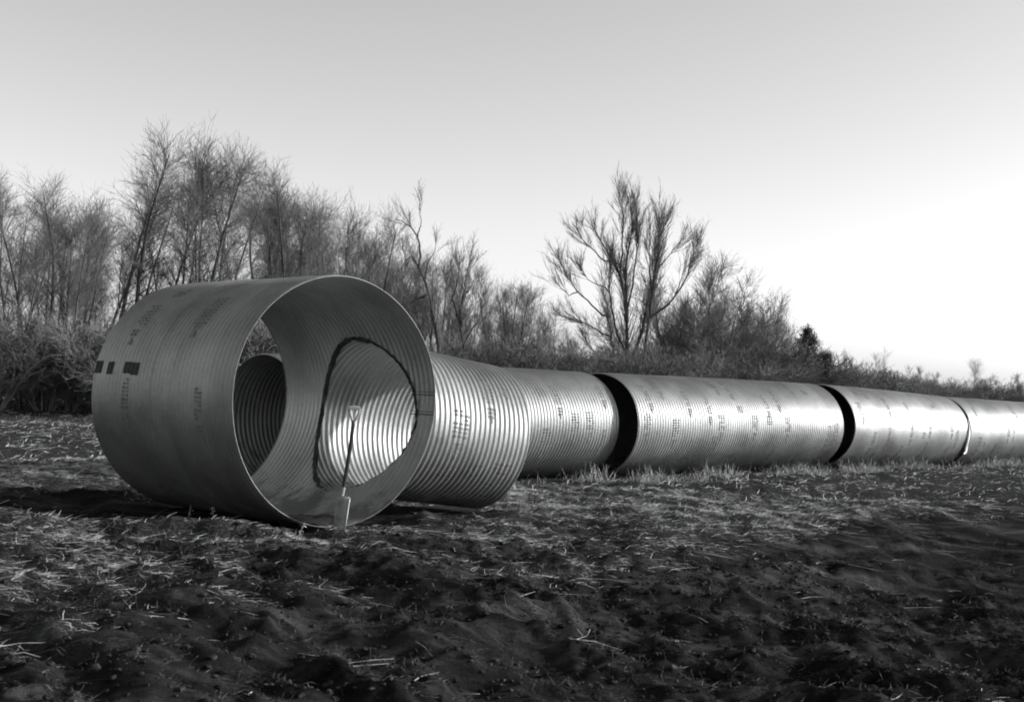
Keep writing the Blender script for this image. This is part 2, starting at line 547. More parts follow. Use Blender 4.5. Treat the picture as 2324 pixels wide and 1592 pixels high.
def stencil(parent, C, a, R, seed, u, deg, scale=1.0, kind=0):
    """one block of worn stencil print: short dashes in columns with an arrow head under them"""
    t = math.radians(deg)
    side = 1 if abs(((deg + 180) % 360) - 180) < 90 else -1   # 'down' runs towards smaller angle on this side
    rects = []
    cols, rows = (3, 7) if kind == 0 else (2, 8) if kind == 1 else (3, 4)
    u = (math.floor(u / PITCHC) + 0.5) * PITCHC
    dv = 0.036 * scale
    def rc(uc, v, w, h, taper=1.0):
        vv = t - side * v / R
        t0, t1 = sorted((vv, vv - side * h / R))
        rects.append((uc - w / 2, uc + w / 2, t0, t1, taper))
    for i in range(cols):
        for j in range(rows):
            if random.random() < 0.12:
                continue
            rc(u + (i - (cols - 1) / 2) * PITCHC * 0.95 * scale + random.uniform(-.006, .006), j * dv, random.uniform(0.044, 0.061) * scale, random.uniform(0.015, 0.024) * scale)
    if kind != 2:
        v0 = rows * dv + 0.03
        for i in range(2):
            for j in range(2):
                rc(u + (i - 0.5) * PITCHC * 0.8 * scale, v0 + j * dv, 0.055 * scale, 0.026 * scale)
        rc(u, v0 + 2 * dv, 0.085 * scale, 0.075 * scale, 0.05 if side < 0 else 0.05)
    v, f = patch_quads(rects, C, a, R, seed, 0.0022, np.array(parent.location))
    return tag(link('stencil_mark', mesh_np('stencil_mark', v, f, True, [M_INK]), parent), kind='stuff')


def empty(name, loc):
    o = bpy.data.objects.new(name, None)
    COL.objects.link(o)
    o.location = loc
    o.empty_display_size = 0.3
    return o


# --- big tee: the large barrel with the cut hole and the smaller branch
e1b, e2b = frame_of(AB)


def cut_hole(W):
    """open the barrel's wall where the branch meets it; edge points move onto a ragged torch-cut line"""
    d = W - EB
    s = d @ AB
    p = d @ e1b; q = d @ e2b
    rho = np.hypot(p, q); ang = np.arctan2(q, p)
    line = R2 - 0.028 + 0.010 * np.sin(23 * ang) + 0.007 * np.sin(57 * ang + 1) + 0.006 * np.sin(91 * ang)
    side = (W - C1) @ np.cross(A1, [0, 0, 1.0]) > 0.15
    inside = (rho < line) & side
    band = side & (rho >= line - 0.045) & inside
    k = (line / np.maximum(rho, 1e-6))[:, None]
    foot = EB + s[:, None] * AB
    moved = foot + (p[:, None] * e1b + q[:, None] * e2b) * k
    W = np.where(band[:, None], moved, W)
    return W, ~(inside & ~band)


tee = empty('tee_pipe', (float(C1[0]), float(C1[1]), 0.0))
tag(tee, 'largest corrugated pipe, open mouth facing us, ragged hole cut through to its side branch', 'pipe')
SEED1 = 0.6
build_barrel('barrel', C1, A1, R1, L1, 8, 216, SEED1, tee, seam=1.30, cut=cut_hole)
ring_bar('far_rim', C1, A1, R1 + 0.006, SEED1, L1, 0.004, tee, M_STEEL, 220)
# ragged lip of the cut, following the meeting line of the two cylinders
NT = 260
thb = np.arange(NT) * 2 * math.pi / NT


def on_barrel(P0, d, R):
    """march from P0 along d to the barrel's wall (far side)"""
    w = P0 - C1
    wp = w - np.outer(w @ A1, A1)
    dp = d - (d @ A1) * A1
    A = dp @ dp; B = 2 * wp @ dp; Cc = (wp * wp).sum(1) - R * R
    return P0 + ((-B + np.sqrt(np.maximum(B * B - 4 * A * Cc, 0))) / (2 * A))[:, None] * d


P0 = EB - AB * 2.6
ringP = lambda r, R: on_barrel(P0 + r[:, None] * (np.cos(thb)[:, None] * e1b + np.sin(thb)[:, None] * e2b), AB, R)
rag = lambda a_: a_ * rng.normal(size=NT)
r_in = R2 - 0.030 - 0.042 * np.clip(-np.cos(thb - 0.1), 0, 1) ** 0.7 - 0.014 * np.clip(np.sin(thb), 0, 1) + rag(0.003) + 0.030 * vnoise(thb * 7.0, thb * 0 + 2.5, 3) + 0.018 * vnoise(thb * 21.0, thb * 0 + 5.5, 4)  # dark lip widened on the left to stand in for the gap's shade
r_out = np.full(NT, R2 - 0.016) + rag(0.003) + 0.012 * vnoise(thb * 15.0, thb * 0 + 8.5, 6)
rings = [ringP(r_in, R1 - 0.004), ringP(r_in + 0.004, R1 - 0.015), ringP(r_out, R1 - 0.012), ringP(r_out, R1 + 0.004)]
V = np.stack(rings).reshape(-1, 3) - np.array(tee.location)
i = np.arange(4 * NT).reshape(4, NT)
F = np.concatenate([np.stack([i[k], np.roll(i[k], -1), np.roll(i[(k + 1) % 4], -1), i[(k + 1) % 4]], -1) for k in range(4)])
link('cut_edge', mesh_np('cut_edge', V, F, False, [M_CUT]), tee)


def trim_branch(W):
    """the branch ends against the outside of the barrel"""
    w = W - C1
    w = w - np.outer(w @ A1, A1)
    d = np.linalg.norm(w, axis=1)
    lim = R1 + 0.002
    inside = d < lim
    band = inside & (d > lim - 0.06)
    need = (lim - d)[:, None] * AB * 1.05
    return np.where(band[:, None], W + need, W), ~(inside & ~band)


LB = 2.2
CB = EB - AB * LB
SEED2 = 1.9
br = build_barrel('branch', CB, AB, R2, LB, 8, 168, SEED2, tee, trim=trim_branch)
ring_bar('branch_rim', CB, AB, R2 - 0.002, SEED2, LB, 0.004, tee, M_STEEL, 160)
for du, dg, sc, kd in [(-0.97, 14, 1.15, 0), (-0.52, 46, 1.1, 1), (-0.26, -20, 1.35, 0), (-0.98, -30, 1.1, 2), (-0.6, -24, 1.0, 2), (-0.3, 62, 1.0, 0)]:
    stencil(tee, CB, AB, R2, SEED2, LB + du, dg, sc, kd)
for u, dg, sc, kd in [(0.84, 138, 1.1, 2), (0.86, 128, 1.1, 0), (1.84, 132, 1.1, 0), (1.72, 173, 1.0, 1), (0.5, 176, 1.0, 1), (1.75, 118, 1.0, 2)]:
    stencil(tee, C1, A1, R1 + (0.006 if u > 1.3 else 0), SEED1, u, dg, sc, kd)
for u0, u1, g0, g1 in [(1.53, 1.67, 165.3, 171.3), (1.68, 1.83, 165.0, 170.6), (2.0, 2.12, 165.0, 171.2), (2.235, 2.355, 164.6, 170.8)]:
    v, f = patch_quads([(u0, u1, math.radians(g0), math.radians(g1))], C1, A1, R1 + 0.006, SEED1, 0.003, np.array(tee.location))
    link('black_paint_mark', mesh_np('black_paint_mark', v, f, True, [M_PAINT]), tee)
# lapped seam with its line of rivets inside the mouth, right wall
for g in (4.0, -5.5):
    v, f = patch_quads([(0.02, 0.34, math.radians(g), math.radians(g + 0.45)), (0.02, 0.34, math.radians(g + 1.5), math.radians(g + 1.8))], C1, A1, R1, SEED1, -WALL - 0.003, np.array(tee.location))
    link('seam_line', mesh_np('seam_line', v, f, True, [M_PAINT]), tee)

# --- the row of smaller pipes
GROUP = 'corrugated pipes laid end to end'


def row_pipe(C, a, L, seed, per, nth, label, marks):
    t = empty('culvert_pipe', (float(C[0]), float(C[1]), 0.0))
    tag(t, label, 'pipe', GROUP)
    build_barrel('barrel', C, a, R2, L, per, nth, seed, t, coarse=seed > 3)
    ring_bar('end_rim', C, a, R2 - 0.002, seed, 0.0, 0.004, t, M_STEEL, 120)
    ring_bar('end_rim', C, a, R2 - 0.002, seed, L, 0.004, t, M_STEEL, 120)
    for u, dg, sc, kd in marks:
        stencil(t, C, a, R2, seed, u, dg, sc, kd)
    return t


def scatter_marks(L, extra):
    out = list(extra)
    u = 0.35
    while u < L - 0.2:
        dg = random.uniform(-55, 75)
        if all(abs(u - e[0]) > 0.22 or abs(dg - e[1]) > 24 for e in out):
            out.append((u, dg, random.uniform(0.85, 1.1), random.choice((0, 1, 2))))
        u += random.uniform(0.2, 0.5)
    return out


row_pipe(C3, A3, L3, 2.7, 6, 100, 'corrugated pipe directly behind the branch of the large pipe, first of the row',
         scatter_marks(L3, [(L3 - 1.65, -4, 1.15, 0), (L3 - 1.04, 12, 1.05, 0), (L3 - 0.7, 14, 1.05, 0), (L3 - 0.3, 52, 1.0, 1), (L3 - 1.38, 44, 1.1, 1)]))
row_pipe(C4, A4, L4, 3.9, 6, 100, 'longest visible corrugated pipe, in the middle of the row under the tall bare tree',
         scatter_marks(L4, [(0.27, 14, 1.0, 0), (0.97, 8, 1.1, 0), (2.27, 14, 1.0, 0), (3.02, -10, 1.0, 1), (3.29, 14, 1.0, 0), (1.5, -22, 1.1, 1), (1.41, 45, 1, 1), (2.91, 26, .9, 2), (4.38, 12, 1, 0), (5.84, 2, 1.1, 1), (4.08, -20, 1, 1), (3.78, 44, 1, 1), (1.93, 36, 1, 1)]))
row_pipe(C5, A5, L5, 5.2, 4, 88, 'bright corrugated pipe beyond the second dark gap, loose white strap at its end',
         scatter_marks(L5, [(2.74, 10, 1, 1), (1.62, 2, 1, 1), (3.75, 20, 1, 0), (5.03, 18, 1, 0), (2.39, -25, 1, 1), (0.91, -5, 1, 1), (1.73, 50, 1, 1), (2.73, 44, 1, 1), (3.66, -18, 1, 1)]))
p6 = row_pipe(C6, A6, L6, 6.1, 4, 80, 'farthest corrugated pipe of the row, running out at the right edge',
              scatter_marks(L6, [(0.5, 46, 1, 1)]))
p5 = [o for o in COL.objects if o.name == 'culvert_pipe.002'][0]
# loose end of the coupling band hanging at the joint of the last two pipes
e1c, e2c = frame_of(A5)
tt = np.radians(np.linspace(-34, 22, 12))
lift = np.interp(np.degrees(tt), [-34, -22, 22], [0.075, 0.03, 0.008])
V = []
for rr_ in (0.0, 0.006):
    for uu in (L5 - 0.05, L5 + 0.11):
        width = np.interp(np.degrees(tt), [-34, -10, 5, 22], [1.0, 0.9, 0.2, 0.1])
        uq = L5 + 0.03 + (uu - L5 - 0.03) * width
        r = R2 + lift + rr_
        V.append(C5 + uq[:, None] * A5 + r[:, None] * (np.cos(tt)[:, None] * e1c + np.sin(tt)[:, None] * e2c))
n = len(tt)
V = np.concatenate(V) - np.array(p5.location)
F = []
ring = [0, 1, 3, 2]
for k in range(4):
    a_, b_ = ring[k] * n, ring[(k + 1) % 4] * n
    F += [[a_ + j, b_ + j, b_ + j + 1, a_ + j + 1] for j in range(n - 1)]
F += [[ring[0] * n, ring[1] * n, ring[2] * n, ring[3] * n], [x * n + n - 1 for x in ring[::-1]]]
o = link('coupling_strap', mesh_np('coupling_strap', V, np.array(F), True, [M_WHITE]), p5)
o['label'] = 'bright loose strap curling off the joint'

# ------------------------------------------------------------------ spade leaning in the big mouth
SP = np.array([-1.385, 11.34, 0.0]); SP[2] = float(height(SP[0], SP[1]))
spade = empty('spade', tuple(SP))
tag(spade, 'long handled spade stuck upright in the ground before the large mouth', 'spade')
axs = np.array([0.075, 0.05, 1.0]); axs /= np.linalg.norm(axs)
wid = np.array([0.80, -0.60, 0.0]); wid -= axs * (wid @ axs); wid /= np.linalg.norm(wid)
nrm = np.cross(wid, axs)
# blade: a curved steel plate, rolled step edges at the shoulder
rows, cols = 12, 13
V = []
for w in (0.0, 0.0035):
    for i in range(rows):
        s = i / (rows - 1)
        z = -0.10 + 0.40 * s
        hw = 0.064 + 0.008 * s if s > 0.15 else 0.064 * (0.6 + 0.4 * s / 0.15)
        for j in range(cols):
            x = -1 + 2 * j / (cols - 1)
            bow = 0.05 * (1 - x * x) + w
            V.append(axs * z + wid * hw * x + nrm * bow)
n = rows * cols
ii = np.arange(n).reshape(rows, cols)
q = np.stack([ii[:-1, :-1], ii[:-1, 1:], ii[1:, 1:], ii[1:, :-1]], -1).reshape(-1, 4)
bd = np.r_[ii[0], ii[1:, -1], ii[-1, -2::-1], ii[-2:0:-1, 0]]
sidef = np.stack([bd, np.roll(bd, -1), np.roll(bd, -1) + n, bd + n], -1)
link('blade', mesh_np('blade', np.array(V), [q[:, ::-1], q + n, sidef], True, [M_IRON]), spade)
tb = Tubes()
tb.add([axs * 0.12 + nrm * 0.034, axs * 0.28 + nrm * 0.026, axs * 0.37 + nrm * 0.014], [0.012, 0.02, 0.0185], 10)
link('socket', tb.mesh('socket', M_IRON), spade)
tb = Tubes()
tb.add([axs * 0.34 + nrm * 0.016, axs * 0.55 + nrm * 0.004, axs * 0.75 - nrm * 0.004, axs * 0.93], [0.0175, 0.0175, 0.0165, 0.016], 10)
link('shaft', tb.mesh('shaft', M_WOOD_DARK), spade)
tb = Tubes()
tb.add([axs * 0.02 + wid * 0.068 + nrm * 0.004, axs * 0.15 + wid * 0.071 + nrm * 0.003, axs * 0.285 + wid * 0.073], [0.004, 0.007, 0.006], 6)
link('rolled_edge', tb.mesh('rolled_edge', M_WHITE), spade)
g = empty('grip', (0, 0, 0)); g.parent = spade
tb = Tubes()
for sg in (-1, 1):
    tb.add([axs * 0.915, axs * 0.95 + wid * sg * 0.022, axs * 1.0 + wid * sg * 0.05, axs * 1.045 + wid * sg * 0.054], [0.014, 0.012, 0.010, 0.010], 8)
link('yoke', tb.mesh('yoke', M_WOOD), g)
tb = Tubes()
tb.add([axs * 1.043 - wid * 0.064, axs * 1.047 - wid * 0.02, axs * 1.047 + wid * 0.02, axs * 1.043 + wid * 0.064], [0.013, 0.0165, 0.0165, 0.013], 10)
cb = link('crossbar', tb.mesh('crossbar', M_WOOD_PALE), g)

nu_, nv_ = 16, 12
uu, vv = np.meshgrid(np.linspace(-1, 1, nu_), np.linspace(-1, 1, nv_), indexing='ij')
dome = np.clip(1 - uu ** 2 - vv ** 2 * (1 + 0.3 * np.sin(5 * uu)), -0.25, 1)
mz = 0.085 * np.sign(dome) * np.abs(dome) ** 0.7 * (1 + 0.7 * vnoise(uu * 3.1 + 5, vv * 3.3, 8)) - 0.01
e1m, _ = frame_of(A1)
mc = C1 + A1 * 0.24 - e1m * 0.10
mc[2] = 0.03
V = (uu * 0.33)[..., None] * e1m + (vv * 0.16)[..., None] * A1 + (mz + 0.05 * uu ** 2)[..., None] * np.array([0, 0, 1.0])
ii = np.arange(nu_ * nv_).reshape(nu_, nv_)
mud = link('dark_lump', mesh_np('dark_lump', V.reshape(-1, 3), np.stack([ii[:-1, :-1], ii[1:, :-1], ii[1:, 1:], ii[:-1, 1:]], -1).reshape(-1, 4), True, [M_DARK_LUMP]), None, tuple(mc))  # near-black domed lump on the floor of the pipe
tag(mud, 'dark lump lying inside the lower lip of the large mouth', 'mud')

# ------------------------------------------------------------------ dead grass, straw, clods
def ribbons(P, hd, pitch, L, W, bend, twist, k=4):
    """curved three-segment blades; P base points, hd heading, pitch lift angle"""
    n = len(P)
    s = np.linspace(0, 1, k)[None]
    el = pitch[:, None] - bend[:, None] * s
    hh = hd[:, None] + twist[:, None] * s
    st = (L / (k - 1))[:, None]
    dx = np.cos(el) * np.cos(hh) * st; dy = np.cos(el) * np.sin(hh) * st; dz = np.sin(el) * st
    X = P[:, None, :] + np.stack([np.cumsum(dx, 1) - dx[:, :1], np.cumsum(dy, 1) - dy[:, :1], np.cumsum(dz, 1) - dz[:, :1]], -1)
    wd = np.stack([-np.sin(hh), np.cos(hh), 0.5 * np.ones_like(hh)], -1)
    wd /= np.linalg.norm(wd, axis=2, keepdims=True)
    w = (W[:, None] * (np.array([0.8, 1.0, 0.8, 0.25]) if k == 4 else np.array([0.8, 1.0, 0.4]))[None])[..., None] * 0.5
    V = np.stack([X - wd * w, X + wd * w], 2).reshape(-1, 3)
    i = np.arange(n * k * 2).reshape(n, k, 2)
    F = np.stack([i[:, :-1, 0], i[:, :-1, 1], i[:, 1:, 1], i[:, 1:, 0]], -1).reshape(-1, 4)
    return V, F


def scatter(n, x0, x1, y0, y1, fn):
    out = []
    got = 0
    while got < n:
        x = rng.uniform(x0, x1, n); y = rng.uniform(y0, y1, n)
        inview = (np.abs(x - 0.0) < 0.45 * y + 1.0)
        ok = inview & (rng.random(n) < fn(x, y))
        out.append(np.stack([x[ok], y[ok]], 1)); got += ok.sum()
    return np.concatenate(out)[:n]


def clear_of_pipes(x, y):
    return 1 - (pipe_foot(x, y, 0.0) > 0.35)


def grass(name, n, box, fn, L, W, pit, bnd, mat, label, jit=1.0, k=4, lay=None):
    p = scatter(n, *box, fn)
    z = height(p[:, 0], p[:, 1])
    P = np.stack([p[:, 0], p[:, 1], z - 0.004], 1)
    # blades lie over in locally shared directions
    hd = 2 * math.pi * (0.9 * fbm(p[:, 0], p[:, 1], 0.9, 201, 3)) + jit * rng.normal(0, 1.5, n) + 2.6
    if lay is not None:
        hd = lay + rng.normal(0, 0.75, n)
    pt = np.abs(rng.normal(pit[0], pit[1], n)) + 0.02
    bd = pt * bnd[0] + rng.normal(0, bnd[1], n)
    ln = rng.uniform(L[0], L[1], n) * rng.uniform(0.6, 1.0, n)
    V, F = ribbons(P, hd, pt, ln, rng.uniform(W[0], W[1], n), bd, rng.normal(0, 1.1, n), k)
    return tag(link(name, mesh_np(name, V, F, False, [mat])), label, kind='stuff')


f_cov = lambda x, y: np.clip(straw_cover(x, y) * 1.25 - 0.12, 0, 1) ** 1.6 * clear_of_pipes(x, y)
f_bare = lambda x, y: np.clip(1.0 - straw_cover(x, y), 0.05, 1) * clear_of_pipes(x, y) * (0.35 + np.clip(fbm(x, y, 0.7, 301, 3) + 0.4, 0, 1))
grass('dead_grass', 104000, (-6, 9, 4.8, 18), f_cov, (0.05, 0.24), (0.002, 0.0045), (0.30, 0.26), (1.9, 0.25), M_STRAW, 'flattened pale dead grass on the field', k=3)
grass('straw_stems', 3000, (-6, 9, 4.8, 18), lambda x, y: 0.25 + f_cov(x, y), (0.2, 0.5), (0.003, 0.005), (0.07, 0.06), (1.8, 0.1), M_STRAW, 'long dry stems lying flat across the field', k=3)
grass('rotted_grass', 84000, (-4.5, 8, 4.8, 15), f_bare, (0.05, 0.24), (0.0025, 0.005), (0.24, 0.24), (1.9, 0.3), M_STRAW_DARK, 'dark rotted grass over the dug soil', k=3, lay=2.4)
f_low = lambda x, y: (0.25 + np.clip(fbm(x, y, 0.55, 311, 3) + 0.35, 0, 1)) * clear_of_pipes(x, y)
grass('plant_litter', 34000, (-3.4, 4.5, 4.8, 10.5), f_low, (0.03, 0.10), (0.004, 0.009), (0.3, 0.3), (1.7, 0.4), M_STRAW_DARK, 'broken stems and leaf litter trodden into the dark soil', k=3)
f_far = lambda x, y: np.clip(straw_cover(x, y) + 0.1, 0, 1) * clear_of_pipes(x, y) * np.clip(18 / y, 0, 1)
grass('meadow_grass', 44000, (-26, 20, 17, 46), f_far, (0.14, 0.34), (0.006, 0.012), (0.35, 0.25), (1.7, 0.3), M_STRAW, 'dead meadow grass beyond and beside the pipes', k=3)


def f_edge(x, y):
    m = np.zeros_like(x)
    for C, A, L, R in PIPES[2:]:
        u = (x - C[0]) * A[0] + (y - C[1]) * A[1]
        w = (x - C[0]) * A[1] - (y - C[1]) * A[0]
        m = np.maximum(m, (u > -0.3) * (u < L + 0.3) * np.exp(-((w - 0.85) / 0.25) ** 2))
    return m * np.clip(0.25 + 1.6 * fbm(x, y, 0.8, 401, 3), 0, 1)


grass('verge_grass', 6500, (-2, 14, 14, 35), f_edge, (0.10, 0.36), (0.003, 0.007), (0.9, 0.4), (0.6, 0.4), M_STRAW, 'upright dead grass along the foot of the pipes')

# soil clods
base_v = []
t_ = (1 + 5 ** 0.5) / 2
ico = np.array([(-1, t_, 0), (1, t_, 0), (-1, -t_, 0), (1, -t_, 0), (0, -1, t_), (0, 1, t_), (0, -1, -t_), (0, 1, -t_), (t_, 0, -1), (t_, 0, 1), (-t_, 0, -1), (-t_, 0, 1)]) / 1.9
icf = np.array([(0, 11, 5), (0, 5, 1), (0, 1, 7), (0, 7, 10), (0, 10, 11), (1, 5, 9), (5, 11, 4), (11, 10, 2), (10, 7, 6), (7, 1, 8), (3, 9, 4), (3, 4, 2), (3, 2, 6), (3, 6, 8), (3, 8, 9), (4, 9, 5), (2, 4, 11), (6, 2, 10), (8, 6, 7), (9, 8, 1)])
NC = 6500
cpnt = scatter(NC, -4, 5.5, 4.8, 11.5, lambda x, y: np.clip(1.05 - straw_cover(x, y), 0.02, 1) * clear_of_pipes(x, y) * (0.2 + np.clip(fbm(x, y, 0.8, 501, 2) + 0.3, 0, 1)))
sz = np.minimum(rng.gamma(1.4, 0.0045, NC) + 0.004, 0.024)
cz = height(cpnt[:, 0], cpnt[:, 1])
V = ico[None] * (1 + rng.normal(0, 0.18, (NC, 12, 1))) * sz[:, None, None] * np.array([1.25, 1.0, 0.7])
ang = rng.uniform(0, 6.28, NC); ca, sa = np.cos(ang)[:, None], np.sin(ang)[:, None]
V = np.stack([V[..., 0] * ca - V[..., 1] * sa, V[..., 0] * sa + V[..., 1] * ca, V[..., 2]], -1)
V += np.stack([cpnt[:, 0], cpnt[:, 1], cz + sz * 0.25], 1)[:, None]
F = (icf[None] + 12 * np.arange(NC)[:, None, None]).reshape(-1, 3)
tag(link('soil_clods', mesh_np('soil_clods', V.reshape(-1, 3), F, False, [M_CLOD])), 'crumbled dark soil lumps on the dug ground', kind='stuff')

# single weeds that stand out
def weed(x, y, h, lean, label, broad=False):
    t = empty('weed_stalk', (x, y, float(height(x, y)) - 0.01))
    tag(t, label, 'weed')
    tb = Tubes()
    p = [np.array([lean * h * s ** 1.5, 0.05 * h * math.sin(3 * s), h * s]) for s in np.linspace(0, 1, 6)]
    tb.add(p, np.linspace(0.004, 0.002, 6), 5)
    link('stem', tb.mesh('stem', M_STRAW), t)
    n = 16 if broad else 9
    s = rng.uniform(0.45, 1.0, n) if not broad else rng.uniform(0.1, 0.9, n)
    P = np.stack([lean * h * s ** 1.5, 0.05 * h * np.sin(3 * s), h * s], 1)
    V, F = ribbons(P, rng.uniform(0, 6.28, n), rng.uniform(0.3, 1.2, n), rng.uniform(0.10, 0.26, n) * h, rng.uniform(0.006, 0.014, n), rng.normal(0.8, 0.5, n), rng.normal(0, .5, n))
    tag(link('seed_head' if not broad else 'leaf_tuft', mesh_np('leaf', V, F, False, [M_STRAW]), t), kind='stuff')
    return t


weed(4.17, 23.0, 0.62, -0.35, 'tall thin dead stalk leaning left before the middle pipe')
weed(3.27, 22.9, 0.42, 0.05, 'short thick dead seed stalk at the foot of the middle pipe', True)
weed(-2.66, 11.3, 0.22, 0.1, 'small upright weed in the shadow left of the large mouth', True)
weed(-1.58, 10.35, 0.16, 0.3, 'pale broken stalk on the ground in front of the large mouth', True)
weed(-2.42, 11.25, 0.16, -0.2, 'thin short weed beside the small upright one in the shadow')
weed(1.2, 20.2 - 1.2, 0.3, -0.05, 'thin weed standing in the first dark gap of the row')

# ------------------------------------------------------------------ trees
def unit(v):
    return v / (np.linalg.norm(v) + 1e-9)


def wander(p, d, length, n, curl, up):
    pts = [np.array(p, float)]
    d = unit(np.array(d, float))
    for _ in range(n - 1):
        d = unit(d + rng.normal(0, curl, 3) + np.array([0, 0, up]))
        pts.append(pts[-1] + d * length / (n - 1))
    return pts


def side_dir(d, ang):
    r = rng.normal(size=3)
    s = unit(r - d * (r @ d))
    return unit(d * math.cos(ang) + s * math.sin(ang))


def sprout(pts, r0, r1, wood, twig, n1, l1, n2, l2, n3, l3, start=0.3, ang=0.7, up=0.05, tr=0.006):
    """side shoots along a limb, twigs on the shoots, and fine ends on the twigs"""
    pts = np.asarray(pts)
    nseg = len(pts) - 1
    for _ in range(n1):
        t = start + (1 - start) * rng.random() ** 0.8
        k = min(int(t * nseg), nseg - 1); f = t * nseg - k
        p = pts[k] * (1 - f) + pts[k + 1] * f
        d = unit(pts[k + 1] - pts[k])
        r = max((r0 + (r1 - r0) * t) * rng.uniform(0.2, 0.38), tr * 1.2)
        L = l1 * rng.uniform(0.5, 1.2) * (1.15 - 0.5 * t)
        a = wander(p, side_dir(d, ang * rng.uniform(0.6, 1.3)), L, 5, 0.10, up)
        (wood if r > 0.016 else twig).add(a, np.linspace(r, tr, 5), 4 if r > 0.016 else 3)
        for _ in range(n2):
            t2 = rng.uniform(0.2, 1)
            k2 = min(int(t2 * 4), 3); f2 = t2 * 4 - k2
            p2 = a[k2] * (1 - f2) + a[k2 + 1] * f2
            b_ = wander(p2, side_dir(unit(a[k2 + 1] - a[k2]), ang * rng.uniform(0.5, 1.2)), l2 * rng.uniform(0.5, 1.2), 4, 0.09, up)
            twig.add(b_, np.linspace(tr * 1.15, tr * 0.6, 4), 3)
            for _ in range(n3):
                t3 = rng.uniform(0.15, 1)
                k3 = min(int(t3 * 3), 2); f3 = t3 * 3 - k3
                p3 = b_[k3] * (1 - f3) + b_[k3 + 1] * f3
                c_ = wander(p3, side_dir(unit(b_[k3 + 1] - b_[k3]), 0.6), l3 * rng.uniform(0.4, 1.2), 3, 0.15, up)
                twig.add(c_, np.linspace(tr * 0.8, tr * 0.45, 3), 3)


def tree_poles(h, stems, spread, n1, n2, n3, tr, r=0.075, start=0.36, ang=0.72, l1=0.17, up=0.06, curl=0.05):
    wood, twig = Tubes(), Tubes()
    for k in range(stems):
        az = rng.uniform(0, 6.28)
        lean = rng.uniform(0.2, 1.0) * spread
        hh = h * rng.uniform(0.72, 1.0) if k else h
        d = np.array([math.cos(az) * lean, math.sin(az) * lean, 1.0])
        pts = wander(np.array([math.cos(az), math.sin(az), 0]) * 0.15 * (stems > 1) + np.array([0, 0, -0.15]), d, hh * (1 + 0.3 * lean * lean), 9, curl, 0.03)
        rr = r * rng.uniform(0.7, 1.1)
        wood.add(pts, rr * np.linspace(1, 0.14, 9) ** 0.9, 6)
        sprout(pts, rr, rr * 0.2, wood, twig, n1, h * l1, n2, h * l1 * 0.55, n3, h * l1 * 0.3, start, ang, up, tr)
    return wood, twig


def finish(name, wood, twig, bark=None, tw=None):
    return wood.mesh(name + '_trunk', bark or M_BARK), twig.mesh(name + '_crown', tw or M_TWIG)


VAR = {}
VAR['poles'] = (10.0, finish('poles', *tree_poles(10, 3, 0.16, 44, 8, 3, 0.0055, 0.1)))
VAR['vase'] = (10.0, finish('vase', *tree_poles(10, 4, 0.32, 38, 8, 3, 0.0055, 0.11, 0.38)))
VAR['single'] = (10.0, finish('single', *tree_poles(10, 1, 0.10, 60, 8, 3, 0.0055, 0.10, 0.28, 0.75, 0.22)))
VAR['twin'] = (10.0, finish('twin', *tree_poles(10, 2, 0.22, 54, 8, 3, 0.0055, 0.12, 0.36, 0.85, 0.17)))
VAR['sapling'] = (6.5, finish('sapling', *tree_poles(6.5, 3, 0.2, 22, 6, 2, 0.005, 0.04, 0.3, 0.5, 0.19), M_BARK_PALE, M_TWIG_PALE))
VAR['bushy'] = (6.5, finish('bushy', *tree_poles(6.5, 9, 0.6, 26, 8, 3, 0.0065, 0.05, 0.25, 0.75, 0.2, 0.1, 0.09)))
VAR['shrub'] = (3.2, finish('shrub', *tree_poles(3.2, 12, 0.8, 14, 6, 2, 0.008, 0.03, 0.1, 0.8, 0.28, 0.06, 0.1)))
VAR['shrub_pale'] = (3.2, finish('shrub_pale', *tree_poles(3.2, 12, 0.7, 13, 6, 2, 0.009, 0.028, 0.1, 0.8, 0.28, 0.06, 0.1), M_BARK_PALE, M_TWIG_PALE))


TOPXY = {}
for k_, (h_, (t_m, c_m)) in list(VAR.items()):       # height at which the crown thins out
    co = np.zeros(len(c_m.vertices) * 3, np.float32); c_m.vertices.foreach_get('co', co)
    q_ = float(np.quantile(co[2::3], 0.992)); w_ = co[2::3] > 0.9 * q_
    VAR[k_] = (q_, (t_m, c_m)); TOPXY[k_] = (float(co[0::3][w_].mean()), float(co[1::3][w_].mean()))


def place_px(px, py, d):
    """world point at depth d seen at a pixel of the 2323 x 1592 frame"""
    ux, uy = (px - IMW / 2) / FPX, (IMH / 2 - py) / FPX
    v = FW + ux * RT + uy * UP
    return np.array([0, 0, CAM_H]) + v * (d / v[1])


def plant(kind, px, py, d, label, group=None, rz=None, wide=1.0, name='bare_tree', cat='tree'):
    """a tree at depth d whose top shows at a pixel"""
    h0, (mt, mc) = VAR[kind]
    top = place_px(px, py, d)
    gz = float(height(top[0], top[1]))
    sc = max((top[2] - gz), 0.6) / h0
    rz = rng.uniform(0, 6.28) if rz is None else rz
    tx, ty = TOPXY[kind]                              # lean the foot away so that the crown's top is where it shows
    ox, oy = tx * math.cos(rz) - ty * math.sin(rz), tx * math.sin(rz) + ty * math.cos(rz)
    t = empty(name, (top[0] - ox * sc * wide, top[1] - oy * sc * wide, gz))
    t.rotation_euler = (0, 0, rz)
    t.scale = (sc * wide, sc * wide, sc)
    tag(t, label, cat, group)
    link('trunk', mt, t); link('crown', mc, t)
    return t


